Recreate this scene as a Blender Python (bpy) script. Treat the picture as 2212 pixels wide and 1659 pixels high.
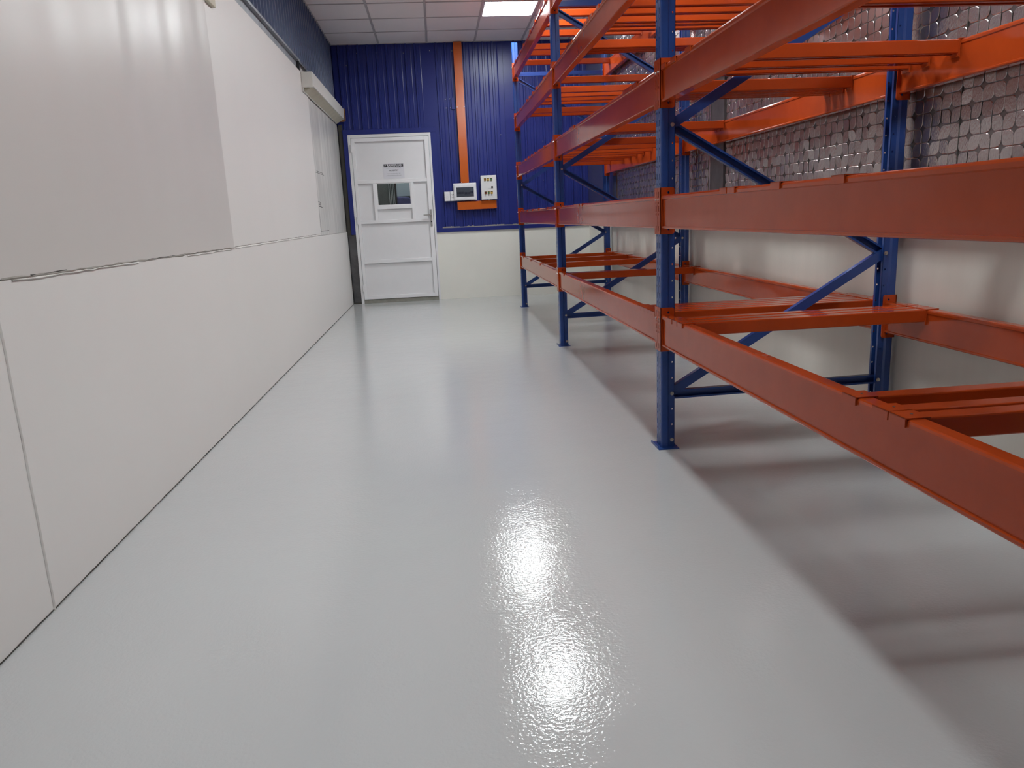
import bpy, bmesh, math, random
from mathutils import Vector, Matrix

random.seed(7)
SC = bpy.context.scene
COL = SC.collection
for o in list(bpy.data.objects):
    bpy.data.objects.remove(o, do_unlink=True)

# ------------------------------------------------------------------ camera
FPX = 1622.28
CAM = Vector((0.0, 0.0, 1.0524))
CR = Vector((0.994214677908808, -0.09767797048877948, -0.044678723257028666))
CU = Vector((0.06472024244955943, 0.21280480904387397, 0.9749489235160324))
CF = Vector((0.08572318500823027, 0.972200147772563, -0.2178954066130153))
cd = bpy.data.cameras.new('camera')
cd.sensor_fit = 'HORIZONTAL'
cd.sensor_width = 36.0
cd.lens = FPX * 36.0 / 2212.0
cd.clip_start = 0.02
cd.clip_end = 100
cam = bpy.data.objects.new('camera', cd)
COL.objects.link(cam)
M = Matrix((CR, CU, -CF)).transposed().to_4x4()
M.translation = CAM
cam.matrix_world = M
SC.camera = cam


def project(pt):
    d = Vector(pt) - CAM
    z = d.dot(CF)
    return 1106 + FPX * d.dot(CR) / z, 829.5 - FPX * d.dot(CU) / z, z


# ------------------------------------------------------------------ world, exposure
w = bpy.data.worlds.new('world')
SC.world = w
w.use_nodes = True
w.node_tree.nodes['Background'].inputs[0].default_value = (0.6, 0.65, 0.7, 1)
w.node_tree.nodes['Background'].inputs[1].default_value = 0.05
vs = SC.view_settings
vs.view_transform = 'Standard'
vs.look = 'None'
vs.gamma = 1
vs.use_curve_mapping = False
vs.exposure = 0.0
LAMP = 50.5          # brightness of one ceiling LED panel
LAMP_ROWS = (8.4, 6.0, 3.6, 1.2)

# ------------------------------------------------------------------ measures (metres)
XL, XF, XR, XW = -1.172, 0.942, 2.011, 2.040     # left wall, rack front, rack back, right wall
YN, YB = -3.6, 10.186                              # wall behind the camera, back wall
ZC = 3.225                                         # ceiling
YP, BAY, WU = 3.170, 2.818, 0.075                  # nearest upright in view, bay pitch, upright width
FRAMES = [YP - BAY, YP, YP + BAY, YP + 2 * BAY]
CONN = [0.444, 0.949, 1.456, 1.981, 2.507]         # underside of the beam connectors, level by level
CH = 0.192
BH = 0.137                                         # beam height
BW = 0.046                                         # beam width
HROOF = 2.91
DEPTH = XR - XF


# ------------------------------------------------------------------ materials
def mat(name, col, rough=0.5, metal=0.0, coat=0.0, bump=None, var=0.0, vscale=3.0, spec=0.5, vdir=None, col2=None):
    m = bpy.data.materials.new(name)
    m.use_nodes = True
    nt = m.node_tree
    b = nt.nodes['Principled BSDF']
    b.inputs['Base Color'].default_value = (*col, 1)
    b.inputs['Roughness'].default_value = rough
    b.inputs['Metallic'].default_value = metal
    b.inputs['Specular IOR Level'].default_value = spec
    if coat:
        b.inputs['Coat Weight'].default_value = coat
        b.inputs['Coat Roughness'].default_value = 0.065
    geo = None
    if var or bump or col2:
        geo = nt.nodes.new('ShaderNodeNewGeometry')
    if var or col2:
        mp = nt.nodes.new('ShaderNodeMapping')
        mp.inputs['Scale'].default_value = vdir or (1, 1, 1)
        nt.links.new(geo.outputs['Position'], mp.inputs['Vector'])
        n = nt.nodes.new('ShaderNodeTexNoise')
        n.inputs['Scale'].default_value = vscale
        n.inputs['Detail'].default_value = 5
        n.inputs['Roughness'].default_value = 0.6
        nt.links.new(mp.outputs['Vector'], n.inputs['Vector'])
        r = nt.nodes.new('ShaderNodeValToRGB')
        r.color_ramp.elements[0].position = 0.3
        r.color_ramp.elements[1].position = 0.7
        c2 = col2 or tuple(c * (1 + var) for c in col)
        c1 = col if col2 else tuple(c * (1 - var) for c in col)
        r.color_ramp.elements[0].color = (*c1, 1)
        r.color_ramp.elements[1].color = (*c2, 1)
        nt.links.new(n.outputs['Fac'], r.inputs['Fac'])
        nt.links.new(r.outputs['Color'], b.inputs['Base Color'])
    if bump:
        sc, st, dist = bump[:3]
        n = nt.nodes.new('ShaderNodeTexNoise')
        n.inputs['Scale'].default_value = sc
        n.inputs['Detail'].default_value = bump[3] if len(bump) > 3 else 2
        nt.links.new(geo.outputs['Position'], n.inputs['Vector'])
        bp = nt.nodes.new('ShaderNodeBump')
        bp.inputs['Strength'].default_value = st
        bp.inputs['Distance'].default_value = dist
        nt.links.new(n.outputs['Fac'], bp.inputs['Height'])
        nt.links.new(bp.outputs['Normal'], b.inputs['Normal'])
        if coat:
            nt.links.new(bp.outputs['Normal'], b.inputs['Coat Normal'])
    return m


MT = {}
MT['orange'] = mat('orange_paint', (0.44, 0.060, 0.011), 0.10, var=0.05, vscale=14, bump=(6, 0.12, 0.004), spec=0.31)
MT['orange_duct'] = mat('orange_duct_paint', (0.50, 0.10, 0.012), 0.18, bump=(4, 0.2, 0.01))
MT['blue'] = mat('blue_paint', (0.022, 0.066, 0.26), 0.2, var=0.05, vscale=10)
MT['navy'] = mat('navy_sheet', (0.018, 0.028, 0.175), 0.30, bump=(5, 0.12, 0.01), var=0.06, vscale=2, spec=0.3)
MT['navy_side'] = mat('slate_blue_sheet', (0.042, 0.070, 0.165), 0.30, bump=(5, 0.12, 0.01), var=0.06, vscale=2)
MT['cream'] = mat('cream_wall_paint', (0.76, 0.755, 0.69), 0.5, var=0.03, vscale=1.5, bump=(60, 0.05, 0.004))
MT['cream_r'] = mat('cream_plinth_paint', (0.70, 0.675, 0.61), 0.35, var=0.05, vscale=1.2, vdir=(1, 3, 0.35), bump=(60, 0.05, 0.004))
MT['white_wall'] = mat('white_wall_sheet', (0.72, 0.705, 0.68), 0.42, var=0.015, vscale=1.0, bump=(70, 0.04, 0.004))
MT['bowed'] = mat('bowed_wall_sheet', (0.595, 0.572, 0.545), 0.31, var=0.012, vscale=1.0, spec=0.35)
MT['scuffed'] = mat('scuffed_wall_sheet', (0.43, 0.425, 0.405), 0.30, var=0.0, vscale=2.2, vdir=(1, 6, 0.5), col2=(0.68, 0.67, 0.64))
MT['bead'] = mat('sealant', (0.70, 0.69, 0.66), 0.5)
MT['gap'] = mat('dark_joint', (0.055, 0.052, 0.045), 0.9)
MT['gap_soft'] = mat('grimy_joint', (0.30, 0.285, 0.255), 0.9)
MT['pencil'] = mat('pencil', (0.06, 0.06, 0.06), 0.7)
MT['galv'] = mat('galvanised_steel', (0.34, 0.36, 0.385), 0.42, metal=0.5, var=0.25, vscale=7)
MT['galv_dark'] = mat('dark_galvanised_steel', (0.11, 0.11, 0.115), 0.40, metal=0.6, var=0.35, vscale=5)
MT['cream_box'] = mat('cream_box_paint', (0.62, 0.61, 0.57), 0.45)
MT['cream_soffit'] = mat('aged_cream', (0.55, 0.52, 0.41), 0.6, var=0.08, vscale=9)
MT['rust'] = mat('rust', (0.20, 0.085, 0.02), 0.8, var=0.4, vscale=80)
MT['door'] = mat('door_white_paint', (0.74, 0.74, 0.75), 0.4, var=0.02, vscale=4, bump=(90, 0.03, 0.003))
MT['door_rail'] = mat('door_rail_white_paint', (0.78, 0.78, 0.79), 0.4, var=0.02, vscale=4)
MT['sill'] = mat('bare_sill', (0.26, 0.255, 0.22), 0.7, var=0.2, vscale=12)
MT['steel'] = mat('satin_steel', (0.45, 0.44, 0.42), 0.35, metal=1)
MT['zinc'] = mat('zinc_bolt', (0.62, 0.60, 0.56), 0.3, metal=1)
MT['tile'] = mat('ceiling_tile_face', (0.78, 0.76, 0.765), 0.8, var=0.025, vscale=1.6, bump=(160, 0.1, 0.003))
MT['grid'] = mat('ceiling_grid_paint', (0.42, 0.415, 0.425), 0.6)
MT['plastic'] = mat('white_plastic', (0.72, 0.72, 0.74), 0.22)
MT['plastic2'] = mat('grey_enamel', (0.66, 0.66, 0.66), 0.35)
MT['black'] = mat('black', (0.012, 0.012, 0.013), 0.4)
MT['paper'] = mat('paper', (0.66, 0.66, 0.70), 0.35)
MT['ink'] = mat('ink', (0.03, 0.03, 0.04), 0.6)
MT['ink2'] = mat('faded_ink', (0.17, 0.17, 0.20), 0.6)
MT['yellow'] = mat('yellow_bezel', (0.62, 0.42, 0.06), 0.35)
MT['btn_red'] = mat('dark_red_lens', (0.16, 0.02, 0.025), 0.25)
MT['btn_green'] = mat('green_lens', (0.06, 0.22, 0.11), 0.25)
MT['btn_yellow'] = mat('amber_lens', (0.60, 0.36, 0.05), 0.25)
MT['breaker'] = mat('breaker_dark', (0.05, 0.06, 0.10), 0.4)
MT['breaker_l'] = mat('breaker_grey', (0.20, 0.22, 0.26), 0.4)
MT['beyond'] = mat('room_beyond_grey', (0.10, 0.115, 0.105), 0.7, var=0.2, vscale=3)
MT['beyond_l'] = mat('room_beyond_pale', (0.50, 0.57, 0.60), 0.6)
MT['beyond_b'] = mat('violet_sheet', (0.10, 0.10, 0.24), 0.35, var=0.5, vscale=8)
MT['blind'] = mat('blind_strip', (0.55, 0.57, 0.55), 0.6)


def floor_mat():
    m = bpy.data.materials.new('grey_epoxy_floor')
    m.use_nodes = True
    nt = m.node_tree
    b = nt.nodes['Principled BSDF']
    b.inputs['Roughness'].default_value = 0.065
    b.inputs['Specular IOR Level'].default_value = 0.40
    geo = nt.nodes.new('ShaderNodeNewGeometry')
    n0 = nt.nodes.new('ShaderNodeTexNoise')
    n0.inputs['Scale'].default_value = 0.7
    n0.inputs['Detail'].default_value = 4
    nt.links.new(geo.outputs['Position'], n0.inputs['Vector'])
    r = nt.nodes.new('ShaderNodeValToRGB')
    r.color_ramp.elements[0].position = 0.3
    r.color_ramp.elements[1].position = 0.7
    r.color_ramp.elements[0].color = (0.50, 0.515, 0.515, 1)
    r.color_ramp.elements[1].color = (0.53, 0.545, 0.54, 1)
    nt.links.new(n0.outputs['Fac'], r.inputs['Fac'])
    nt.links.new(r.outputs['Color'], b.inputs['Base Color'])
    # orange-peel ripple of the rolled coating, plus slow undulation of the slab
    n1 = nt.nodes.new('ShaderNodeTexNoise')
    n1.inputs['Scale'].default_value = 105
    n1.inputs['Detail'].default_value = 2.0
    n2 = nt.nodes.new('ShaderNodeTexNoise')
    n2.inputs['Scale'].default_value = 9
    n2.inputs['Detail'].default_value = 2
    for n in (n1, n2):
        nt.links.new(geo.outputs['Position'], n.inputs['Vector'])
    b1 = nt.nodes.new('ShaderNodeBump')
    b1.inputs['Strength'].default_value = 1.0
    b1.inputs['Distance'].default_value = 0.00062
    b2 = nt.nodes.new('ShaderNodeBump')
    b2.inputs['Strength'].default_value = 1.0
    b2.inputs['Distance'].default_value = 0.0010
    nt.links.new(n1.outputs['Fac'], b1.inputs['Height'])
    nt.links.new(n2.outputs['Fac'], b2.inputs['Height'])
    nt.links.new(b2.outputs['Normal'], b1.inputs['Normal'])
    nt.links.new(b1.outputs['Normal'], b.inputs['Normal'])
    return m


MT['floor'] = floor_mat()


def foil_mat(name, base, rough, hatch):
    m = bpy.data.materials.new(name)
    m.use_nodes = True
    nt = m.node_tree
    b = nt.nodes['Principled BSDF']
    b.inputs['Base Color'].default_value = (*base, 1)
    b.inputs['Metallic'].default_value = 0.92
    b.inputs['Roughness'].default_value = rough
    geo = nt.nodes.new('ShaderNodeNewGeometry')
    if hatch:
        mp = nt.nodes.new('ShaderNodeMapping')
        mp.inputs['Scale'].default_value = (1, 1, 0.35)
        nt.links.new(geo.outputs['Position'], mp.inputs['Vector'])
        n = nt.nodes.new('ShaderNodeTexNoise')
        n.inputs['Scale'].default_value = 210
        n.inputs['Detail'].default_value = 2
        nt.links.new(mp.outputs['Vector'], n.inputs['Vector'])
        bp = nt.nodes.new('ShaderNodeBump')
        bp.inputs['Strength'].default_value = 0.55
        bp.inputs['Distance'].default_value = 0.0016
        nt.links.new(n.outputs['Fac'], bp.inputs['Height'])
        nt.links.new(bp.outputs['Normal'], b.inputs['Normal'])
    return m


MT['foil'] = foil_mat('embossed_foil', (0.47, 0.425, 0.42), 0.27, True)
MT['foil_plain'] = foil_mat('plain_foil', (0.42, 0.40, 0.41), 0.22, False)
MT['foil_groove'] = foil_mat('foil_groove', (0.22, 0.20, 0.20), 0.36, False)


def emit_mat(name, col, s):
    m = bpy.data.materials.new(name)
    m.use_nodes = True
    nt = m.node_tree
    nt.nodes.clear()
    e = nt.nodes.new('ShaderNodeEmission')
    e.inputs[0].default_value = (*col, 1)
    e.inputs[1].default_value = s
    o = nt.nodes.new('ShaderNodeOutputMaterial')
    nt.links.new(e.outputs[0], o.inputs[0])
    return m


MT['lamp'] = emit_mat('led_diffuser', (0.955, 1.0, 1.02), LAMP)
MT['lamp_far'] = emit_mat('far_led_diffuser', (0.93, 1.0, 1.0), 14.0)


def glass_mat(name, col, rough=0.02):
    m = bpy.data.materials.new(name)
    m.use_nodes = True
    b = m.node_tree.nodes['Principled BSDF']
    b.inputs['Base Color'].default_value = (*col, 1)
    b.inputs['Transmission Weight'].default_value = 1
    b.inputs['Roughness'].default_value = rough
    b.inputs['IOR'].default_value = 1.45
    return m


MT['glass'] = glass_mat('clear_glass', (0.93, 0.96, 0.96))
MT['smoke'] = glass_mat('smoked_cover', (0.72, 0.75, 0.80))


# ------------------------------------------------------------------ mesh helpers
class MB:
    def __init__(self):
        self.v, self.f = [], []

    def box(self, x0, x1, y0, y1, z0, z1):
        n = len(self.v)
        self.v += [(x0, y0, z0), (x1, y0, z0), (x1, y1, z0), (x0, y1, z0), (x0, y0, z1), (x1, y0, z1), (x1, y1, z1), (x0, y1, z1)]
        self.f += [[n + i for i in q] for q in ((0, 3, 2, 1), (4, 5, 6, 7), (0, 1, 5, 4), (1, 2, 6, 5), (2, 3, 7, 6), (3, 0, 4, 7))]
        return self

    def prism(self, prof, a0, a1, put):
        """closed 2D profile swept between a0 and a1; put(u, v, a) -> xyz"""
        n, k = len(self.v), len(prof)
        self.v += [put(u, v, a0) for u, v in prof] + [put(u, v, a1) for u, v in prof]
        for i in range(k):
            j = (i + 1) % k
            self.f.append([n + i, n + j, n + k + j, n + k + i])
        self.f.append([n + i for i in range(k)][::-1])
        self.f.append([n + k + i for i in range(k)])
        return self

    def cyl(self, c, axis, r, h, seg=12, r2=None):
        c = Vector(c)
        ax = Vector(axis).normalized()
        t = Vector((0, 0, 1)) if abs(ax.z) < 0.9 else Vector((1, 0, 0))
        u = ax.cross(t).normalized()
        v = ax.cross(u)
        r2 = r if r2 is None else r2
        n = len(self.v)
        for rr, hh in ((r, 0), (r2, h)):
            for i in range(seg):
                a = 2 * math.pi * i / seg
                self.v.append(tuple(c + ax * hh + u * rr * math.cos(a) + v * rr * math.sin(a)))
        for i in range(seg):
            j = (i + 1) % seg
            self.f.append([n + i, n + j, n + seg + j, n + seg + i])
        self.f.append([n + i for i in range(seg)][::-1])
        self.f.append([n + seg + i for i in range(seg)])
        return self

    def plate(self, faces2d, t, put):
        """2D polygons joined into a sheet of thickness t; put(u, v, w) -> xyz"""
        key, pts, F = {}, [], []
        for poly in faces2d:
            q = []
            for p in poly:
                k = (round(p[0], 5), round(p[1], 5))
                if k not in key:
                    key[k] = len(pts)
                    pts.append(k)
                q.append(key[k])
            F.append(q)
        n, m = len(self.v), len(pts)
        self.v += [put(u, v, 0) for u, v in pts] + [put(u, v, t) for u, v in pts]
        cnt = {}
        for q in F:
            for a, b in zip(q, q[1:] + q[:1]):
                cnt[(a, b)] = cnt.get((a, b), 0) + 1
        for q in F:
            self.f.append([n + i for i in q][::-1])
            self.f.append([n + m + i for i in q])
        for (a, b) in cnt:
            if (b, a) not in cnt:
                self.f.append([n + a, n + b, n + m + b, n + m + a])
        return self

    def build(self, name, m, parent=None, origin=(0, 0, 0), bevel=0.0, seg=2, smooth=False):
        bm = bmesh.new()
        ox, oy, oz = origin
        vs_ = [bm.verts.new((x - ox, y - oy, z - oz)) for x, y, z in self.v]
        for q in self.f:
            try:
                bm.faces.new([vs_[i] for i in q])
            except ValueError:
                pass
        bmesh.ops.recalc_face_normals(bm, faces=bm.faces)
        if bevel:
            es = [e for e in bm.edges if len(e.link_faces) == 2 and e.calc_face_angle(0) > 0.5]
            bmesh.ops.bevel(bm, geom=es, offset=bevel, segments=seg, affect='EDGES', profile=0.5, clamp_overlap=True)
        if smooth:
            for fc in bm.faces:
                fc.smooth = True
        me = bpy.data.meshes.new(name)
        bm.to_mesh(me)
        bm.free()
        me.materials.append(MT[m] if isinstance(m, str) else m)
        o = bpy.data.objects.new(name, me)
        COL.objects.link(o)
        if parent is not None:
            o.parent = parent
        else:
            o.location = origin
        return o


def empty(name, loc):
    o = bpy.data.objects.new(name, None)
    o.empty_display_size = 0.1
    COL.objects.link(o)
    o.location = loc
    return o


def tag(o, label=None, cat=None, group=None, kind=None):
    if label:
        o['label'] = label
    if cat:
        o['category'] = cat
    if group:
        o['group'] = group
    if kind:
        o['kind'] = kind
    return o


def copy_tree(o, parent=None):
    c = o.copy()
    COL.objects.link(c)
    if parent is not None:
        c.parent = parent
    for ch in list(o.children):
        copy_tree(ch, c)
    return c


def ring_hole(cx, cy, r, hw, hh, seg=8):
    """faces of a rectangle (half sizes hw, hh) with a round hole"""
    out = []
    rect, circ = [], []
    for i in range(seg):
        a = math.pi / 4 * 0 + 2 * math.pi * i / seg
        c, s = math.cos(a), math.sin(a)
        circ.append((cx + r * c, cy + r * s))
        k = max(abs(c) , abs(s))
        rect.append((cx + hw * c / k, cy + hh * s / k))
    for i in range(seg):
        j = (i + 1) % seg
        out.append([rect[i], rect[j], circ[j], circ[i]])
    return out


def grid_faces(us, vs2, holes):
    """rectangles of a grid, leaving out those whose centre lies in a hole (u0,u1,v0,v1)"""
    out = []
    for a, b in zip(us, us[1:]):
        for c, d in zip(vs2, vs2[1:]):
            mu, mv = (a + b) / 2, (c + d) / 2
            if any(h[0] < mu < h[1] and h[2] < mv < h[3] for h in holes):
                continue
            out.append([(a, c), (b, c), (b, d), (a, d)])
    return out


def text(name, s, size, loc, m, parent, width=None, bold=0.0):
    """flat lettering facing -Y, centred at loc"""
    cu = bpy.data.curves.new(name, 'FONT')
    cu.body = s
    cu.size = size
    cu.align_x = 'CENTER'
    cu.align_y = 'CENTER'
    cu.offset = bold
    cu.resolution_u = 3
    t = bpy.data.objects.new(name, cu)
    COL.objects.link(t)
    dg = bpy.context.evaluated_depsgraph_get()
    dg.update()
    me = bpy.data.meshes.new_from_object(t.evaluated_get(dg))
    bpy.data.objects.remove(t, do_unlink=True)
    xs = [v.co.x for v in me.vertices] or [0, 1]
    sx = (width / (max(xs) - min(xs))) if width else 1.0
    for v in me.vertices:
        x, y = v.co.x * sx, v.co.y
        v.co = (x, 0, y)
    me.materials.clear()
    me.materials.append(MT[m])
    o = bpy.data.objects.new(name, me)
    COL.objects.link(o)
    o.parent = parent
    o.location = loc
    return o


# ================================================================== SETTING
# ---- floor
tag(MB().box(XL - 0.3, XW + 0.3, YN - 0.2, YB + 2.0, -0.12, 0.0).build('floor', 'floor'), 'glossy light grey epoxy floor', 'floor', kind='structure')

# ---- left wall: backing, lower and upper sheets, beads, channel, blue sheets
wl = tag(MB().box(XL - 0.16, XL - 0.05, YN, YB, 0, ZC + 0.1).build('wall_left', 'white_wall'), 'long pale panelled wall on the left', 'wall', kind='structure')


def flat_panel(y0, y1, z0, z1, m, x=XL, name='wall_panel', bev=0.002):
    return MB().box(XL - 0.05, x, y0, y1, z0, z1).build(name, m, wl, bevel=bev)


for a, b in ((YN, 2.103), (2.107, YB - 0.002)):
    flat_panel(a, b, 0.004, 0.945, 'white_wall')
flat_panel(YN, 2.142, 0.947, 2.455, 'white_wall')
flat_panel(4.542, 7.925, 0.947, 2.455, 'white_wall')
flat_panel(7.928, YB - 0.03, 0.947, 2.455, 'scuffed', x=XL - 0.006)


# the bowed sheet: buckled between its fixings, most at the top
def bowed():
    mb = MB()
    ny, nz = 90, 46
    y0, y1, z0, z1 = 2.1435, 4.5415, 0.9475, 2.455
    for j in range(nz + 1):
        for i in range(ny + 1):
            u, v = i / ny, j / nz
            y, z = y0 + (y1 - y0) * u, z0 + (z1 - z0) * v
            edge = math.sin(math.pi * min(1, max(0, u))) ** 0.6
            buck = (0.0075 * math.sin(15.5 * u + 1.2 + 0.5 * v) + 0.0045 * math.sin(31 * u + 0.4 + 0.8 * v) + 0.0022 * math.sin(57 * u + 2.0 * v)) * (0.03 + 0.97 * v ** 1.4)
            mb.v.append((XL + 0.0006 + 0.006 * edge * v + buck * edge, y, z))
    for j in range(nz):
        for i in range(ny):
            a = j * (ny + 1) + i
            mb.f.append([a, a + 1, a + ny + 2, a + ny + 1])
    n = len(mb.v)
    # edges turned back to the wall
    mb.v += [(x - 0.03, y, z) for (x, y, z) in mb.v[:]]
    loop = [i for i in range(ny + 1)] + [j * (ny + 1) + ny for j in range(1, nz + 1)] + [nz * (ny + 1) + i for i in range(ny - 1, -1, -1)] + [j * (ny + 1) for j in range(nz - 1, 0, -1)]
    m_ = len(mb.v)
    mb.v += [mb.v[i] for i in loop]           # doubled rim, so the sheet's own shading stays even
    for k_, (a, b) in enumerate(zip(loop, loop[1:] + loop[:1])):
        mb.f.append([m_ + k_, m_ + (k_ + 1) % len(loop), n + b, n + a])
    o = mb.build('wall_panel', 'bowed', wl, smooth=True)
    tag(o, 'bowed greyish wall sheet with wavy sheen')
    return o


bowed()


def wavy_strip(pts, half, depth, name, m, parent, seed=1, jit=0.6):
    """thin irregular strip on the left wall plane along pts [(y,z)...]"""
    rnd = random.Random(seed)
    mb = MB()
    prev = None
    for (ya, za), (yb, zb) in zip(pts, pts[1:]):
        L_ = math.hypot(yb - ya, zb - za)
        n = max(1, int(L_ / 0.05))
        dy, dz = (yb - ya) / L_, (zb - za) / L_
        for i in range(n + 1):
            t = i / n
            h = half * (1 + jit * rnd.uniform(-1, 1))
            o_ = half * jit * rnd.uniform(-1, 1)
            cy, cz = ya + (yb - ya) * t - dz * o_, za + (zb - za) * t + dy * o_
            mb.v += [(XL + 0.0005, cy + dz * h, cz - dy * h), (XL + depth, cy, cz), (XL + 0.0005, cy - dz * h, cz + dy * h)]
            k = len(mb.v) - 3
            if i:
                mb.f += [[k - 3, k, k + 1, k - 2], [k - 2, k + 1, k + 2, k - 1]]
    return mb.build(name, m, parent, smooth=False)


wavy_strip([(2.105, 0.0), (2.105, 0.94)], 0.005, 0.004, 'sealant_bead', 'bead', wl, 2, 0.2)
wavy_strip([(4.56, 0.943), (7.90, 0.955)], 0.006, 0.005, 'sealant_bead', 'bead', wl, 3, 0.25)
wavy_strip([(4.56, 0.951), (7.90, 0.964)], 0.0022, 0.002, 'joint_line', 'gap_soft', wl, 4, 0.4)
wavy_strip([(2.15, 0.946), (4.54, 0.946)], 0.0030, 0.003, 'joint_line', 'gap_soft', wl, 5, 0.7)
wavy_strip([(2.30, 0.948), (2.52, 0.949)], 0.0018, 0.002, 'joint_line', 'gap', wl, 6, 0.7)
wavy_strip([(2.95, 0.948), (4.45, 0.948)], 0.0014, 0.002, 'joint_line', 'gap', wl, 7, 0.9)
wavy_strip([(2.20, 0.940), (3.1, 0.941)], 0.0028, 0.006, 'sealant_bead', 'bead', wl, 8, 0.9)
wavy_strip([(3.7, 0.938), (4.5, 0.940)], 0.0026, 0.005, 'sealant_bead', 'bead', wl, 9, 0.9)
wavy_strip([(YN, 0.004), (YB - 0.05, 0.004)], 0.0018, 0.002, 'joint_line', 'gap', wl, 10, 0.7)
# beige cover plate over the joint, high up
MB().box(XL, XL + 0.022, 4.56, 4.695, 2.262, 2.45).build('cover_plate', 'cream_soffit', wl, bevel=0.003)


# pencilled setting-out marks on the scuffed sheet
def pencil(pts, hw=0.0035):
    mb = MB()
    for (ya, za), (yb, zb) in zip(pts, pts[1:]):
        L_ = math.hypot(yb - ya, zb - za)
        ny_, nz_ = -(zb - za) / L_ * hw, (yb - ya) / L_ * hw
        n = len(mb.v)
        for x in (XL - 0.006, XL - 0.0045):
            mb.v += [(x, ya + ny_, za + nz_), (x, ya - ny_, za - nz_), (x, yb - ny_, zb - nz_), (x, yb + ny_, zb + nz_)]
        mb.f += [[n + 4, n + 5, n + 6, n + 7], [n, n + 1, n + 5, n + 4], [n + 2, n + 3, n + 7, n + 6], [n + 1, n + 2, n + 6, n + 5], [n + 3, n, n + 4, n + 7]]
    return mb.build('pencil_mark', 'pencil', wl)


pencil([(7.935, 1.58), (7.945, 1.29)], 0.006)
pencil([(7.95, 1.235), (7.97, 0.99)], 0.006)
pencil([(7.97, 0.99), (8.55, 0.99)], 0.0025)
pencil([(7.99, 1.572), (8.55, 1.573)], 0.002)
pencil([(8.06, 1.588), (8.48, 1.588)], 0.002)
pencil([(7.95, 1.278), (8.03, 1.285), (8.10, 1.275), (8.06, 1.262), (7.98, 1.258), (8.10, 1.256)], 0.003)
pencil([(7.99, 1.250), (8.00, 1.235), (8.05, 1.236), (8.06, 1.248), (8.07, 1.234), (8.13, 1.235), (8.25, 1.224)], 0.003)

# galvanised channel on top of the white sheets
ch = tag(empty('trim_1', (XL, 3, 2.455)), 'galvanised channel along the top of the white wall', 'trim', kind='structure')
MB().box(XL - 0.05, XL - 0.028, YN, 7.62, 2.455, 2.562).build('channel_web', 'galv', ch, origin=(XL, 3, 2.455))
MB().box(XL - 0.05, XL - 0.004, YN, 7.62, 2.456, 2.459).build('channel_flange', 'galv', ch, origin=(XL, 3, 2.455))
MB().box(XL - 0.05, XL + 0.001, YN, 7.66, 2.542, 2.562).build('channel_lip', 'galv', ch, origin=(XL, 3, 2.455))
MB().box(XL - 0.05, XL - 0.002, 7.585, 7.62, 2.459, 2.541).build('channel_end', 'black', ch, origin=(XL, 3, 2.455))


def rib_profile(a0, a1, first, pitch, hgt):
    """front outline of ribbed sheet from a0 to a1"""
    pts = [(a0, 0)]
    c = first
    while c < a1 - 0.03:
        if c > a0 + 0.03:
            pts += [(c - 0.017, 0), (c - 0.011, hgt), (c + 0.011, hgt), (c + 0.017, 0)]
            # small stiffening swage midway
            q = c + pitch / 2
            if q < a1 - 0.02:
                pts += [(q - 0.008, 0), (q, hgt * 0.14), (q + 0.008, 0)]
        c += pitch
    pts.append((a1, 0))
    return pts


def ribbed(name, a0, a1, first, z0, z1, m, parent, put, pitch=0.1185, hgt=0.017):
    prof = rib_profile(a0, a1, first, pitch, hgt)
    mb = MB()
    n = len(prof)
    mb.v = [put(a, h, z0) for a, h in prof] + [put(a, h, z1) for a, h in prof] + [put(a, h - 0.002 if False else -0.012, z0) for a, h in prof] + [put(a, -0.012, z1) for a, h in prof]
    for i in range(n - 1):
        mb.f.append([i, i + 1, n + i + 1, n + i])
        mb.f.append([i, i + 1, 2 * n + i + 1, 2 * n + i])
        mb.f.append([n + i, n + i + 1, 3 * n + i + 1, 3 * n + i])
    mb.f.append([0, n, 3 * n, 2 * n])
    mb.f.append([n - 1, 2 * n - 1, 4 * n - 1, 3 * n - 1])
    return mb.build(name, m, parent)


yy = YN
while yy < YB - 0.05:
    y1 = min(yy + 0.948, YB - 0.004)
    ribbed('cladding_sheet', yy + 0.001, y1, yy + 0.05, 2.562, ZC, 'navy_side', wl, lambda a, h, z: (XL - 0.012 + h, a, z))
    yy += 0.948

# ---- white boxed cover on the far part of the left wall
bx = tag(empty('box_cover', (XL, 8.85, 2.28)), 'long white boxed-in cover fixed high on the left wall beside the door', 'cover')
o0 = (XL, 8.85, 2.28)
pf = [(0.0, 0.175), (0.105, 0.172), (0.102, 0.048), (0.086, 0.048), (0.086, 0.056), (0.012, 0.056), (0.012, 0.0), (0.0, 0.0)]
MB().prism(pf, 7.622, 10.07, lambda u_, v_, a: (XL + 0.001 + u_, a, 2.28 + v_)).build('cover_body', 'cream_box', bx, origin=o0, bevel=0.002)
MB().box(XL + 0.001, XL + 0.103, 7.620, 7.628, 2.315, 2.4545).build('end_cap', 'cream_box', bx, origin=o0, bevel=0.003)
MB().prism([(0.012, 0.004), (0.090, 0.046), (0.090, 0.050), (0.012, 0.056)], 7.66, 10.06, lambda u_, v_, a: (XL + 0.001 + u_, a, 2.28 + v_)).build('soffit', 'cream_soffit', bx, origin=o0)
MB().box(XL + 0.02, XL + 0.104, 10.062, 10.076, 2.30, 2.345).build('rusty_end', 'rust', bx, origin=o0, bevel=0.004)
MB().cyl((XL + 0.112, 10.08, 2.315), (0, 0, 1), 0.007, 0.14, 8).build('bracket_rod', 'rust', bx, origin=o0)

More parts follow.
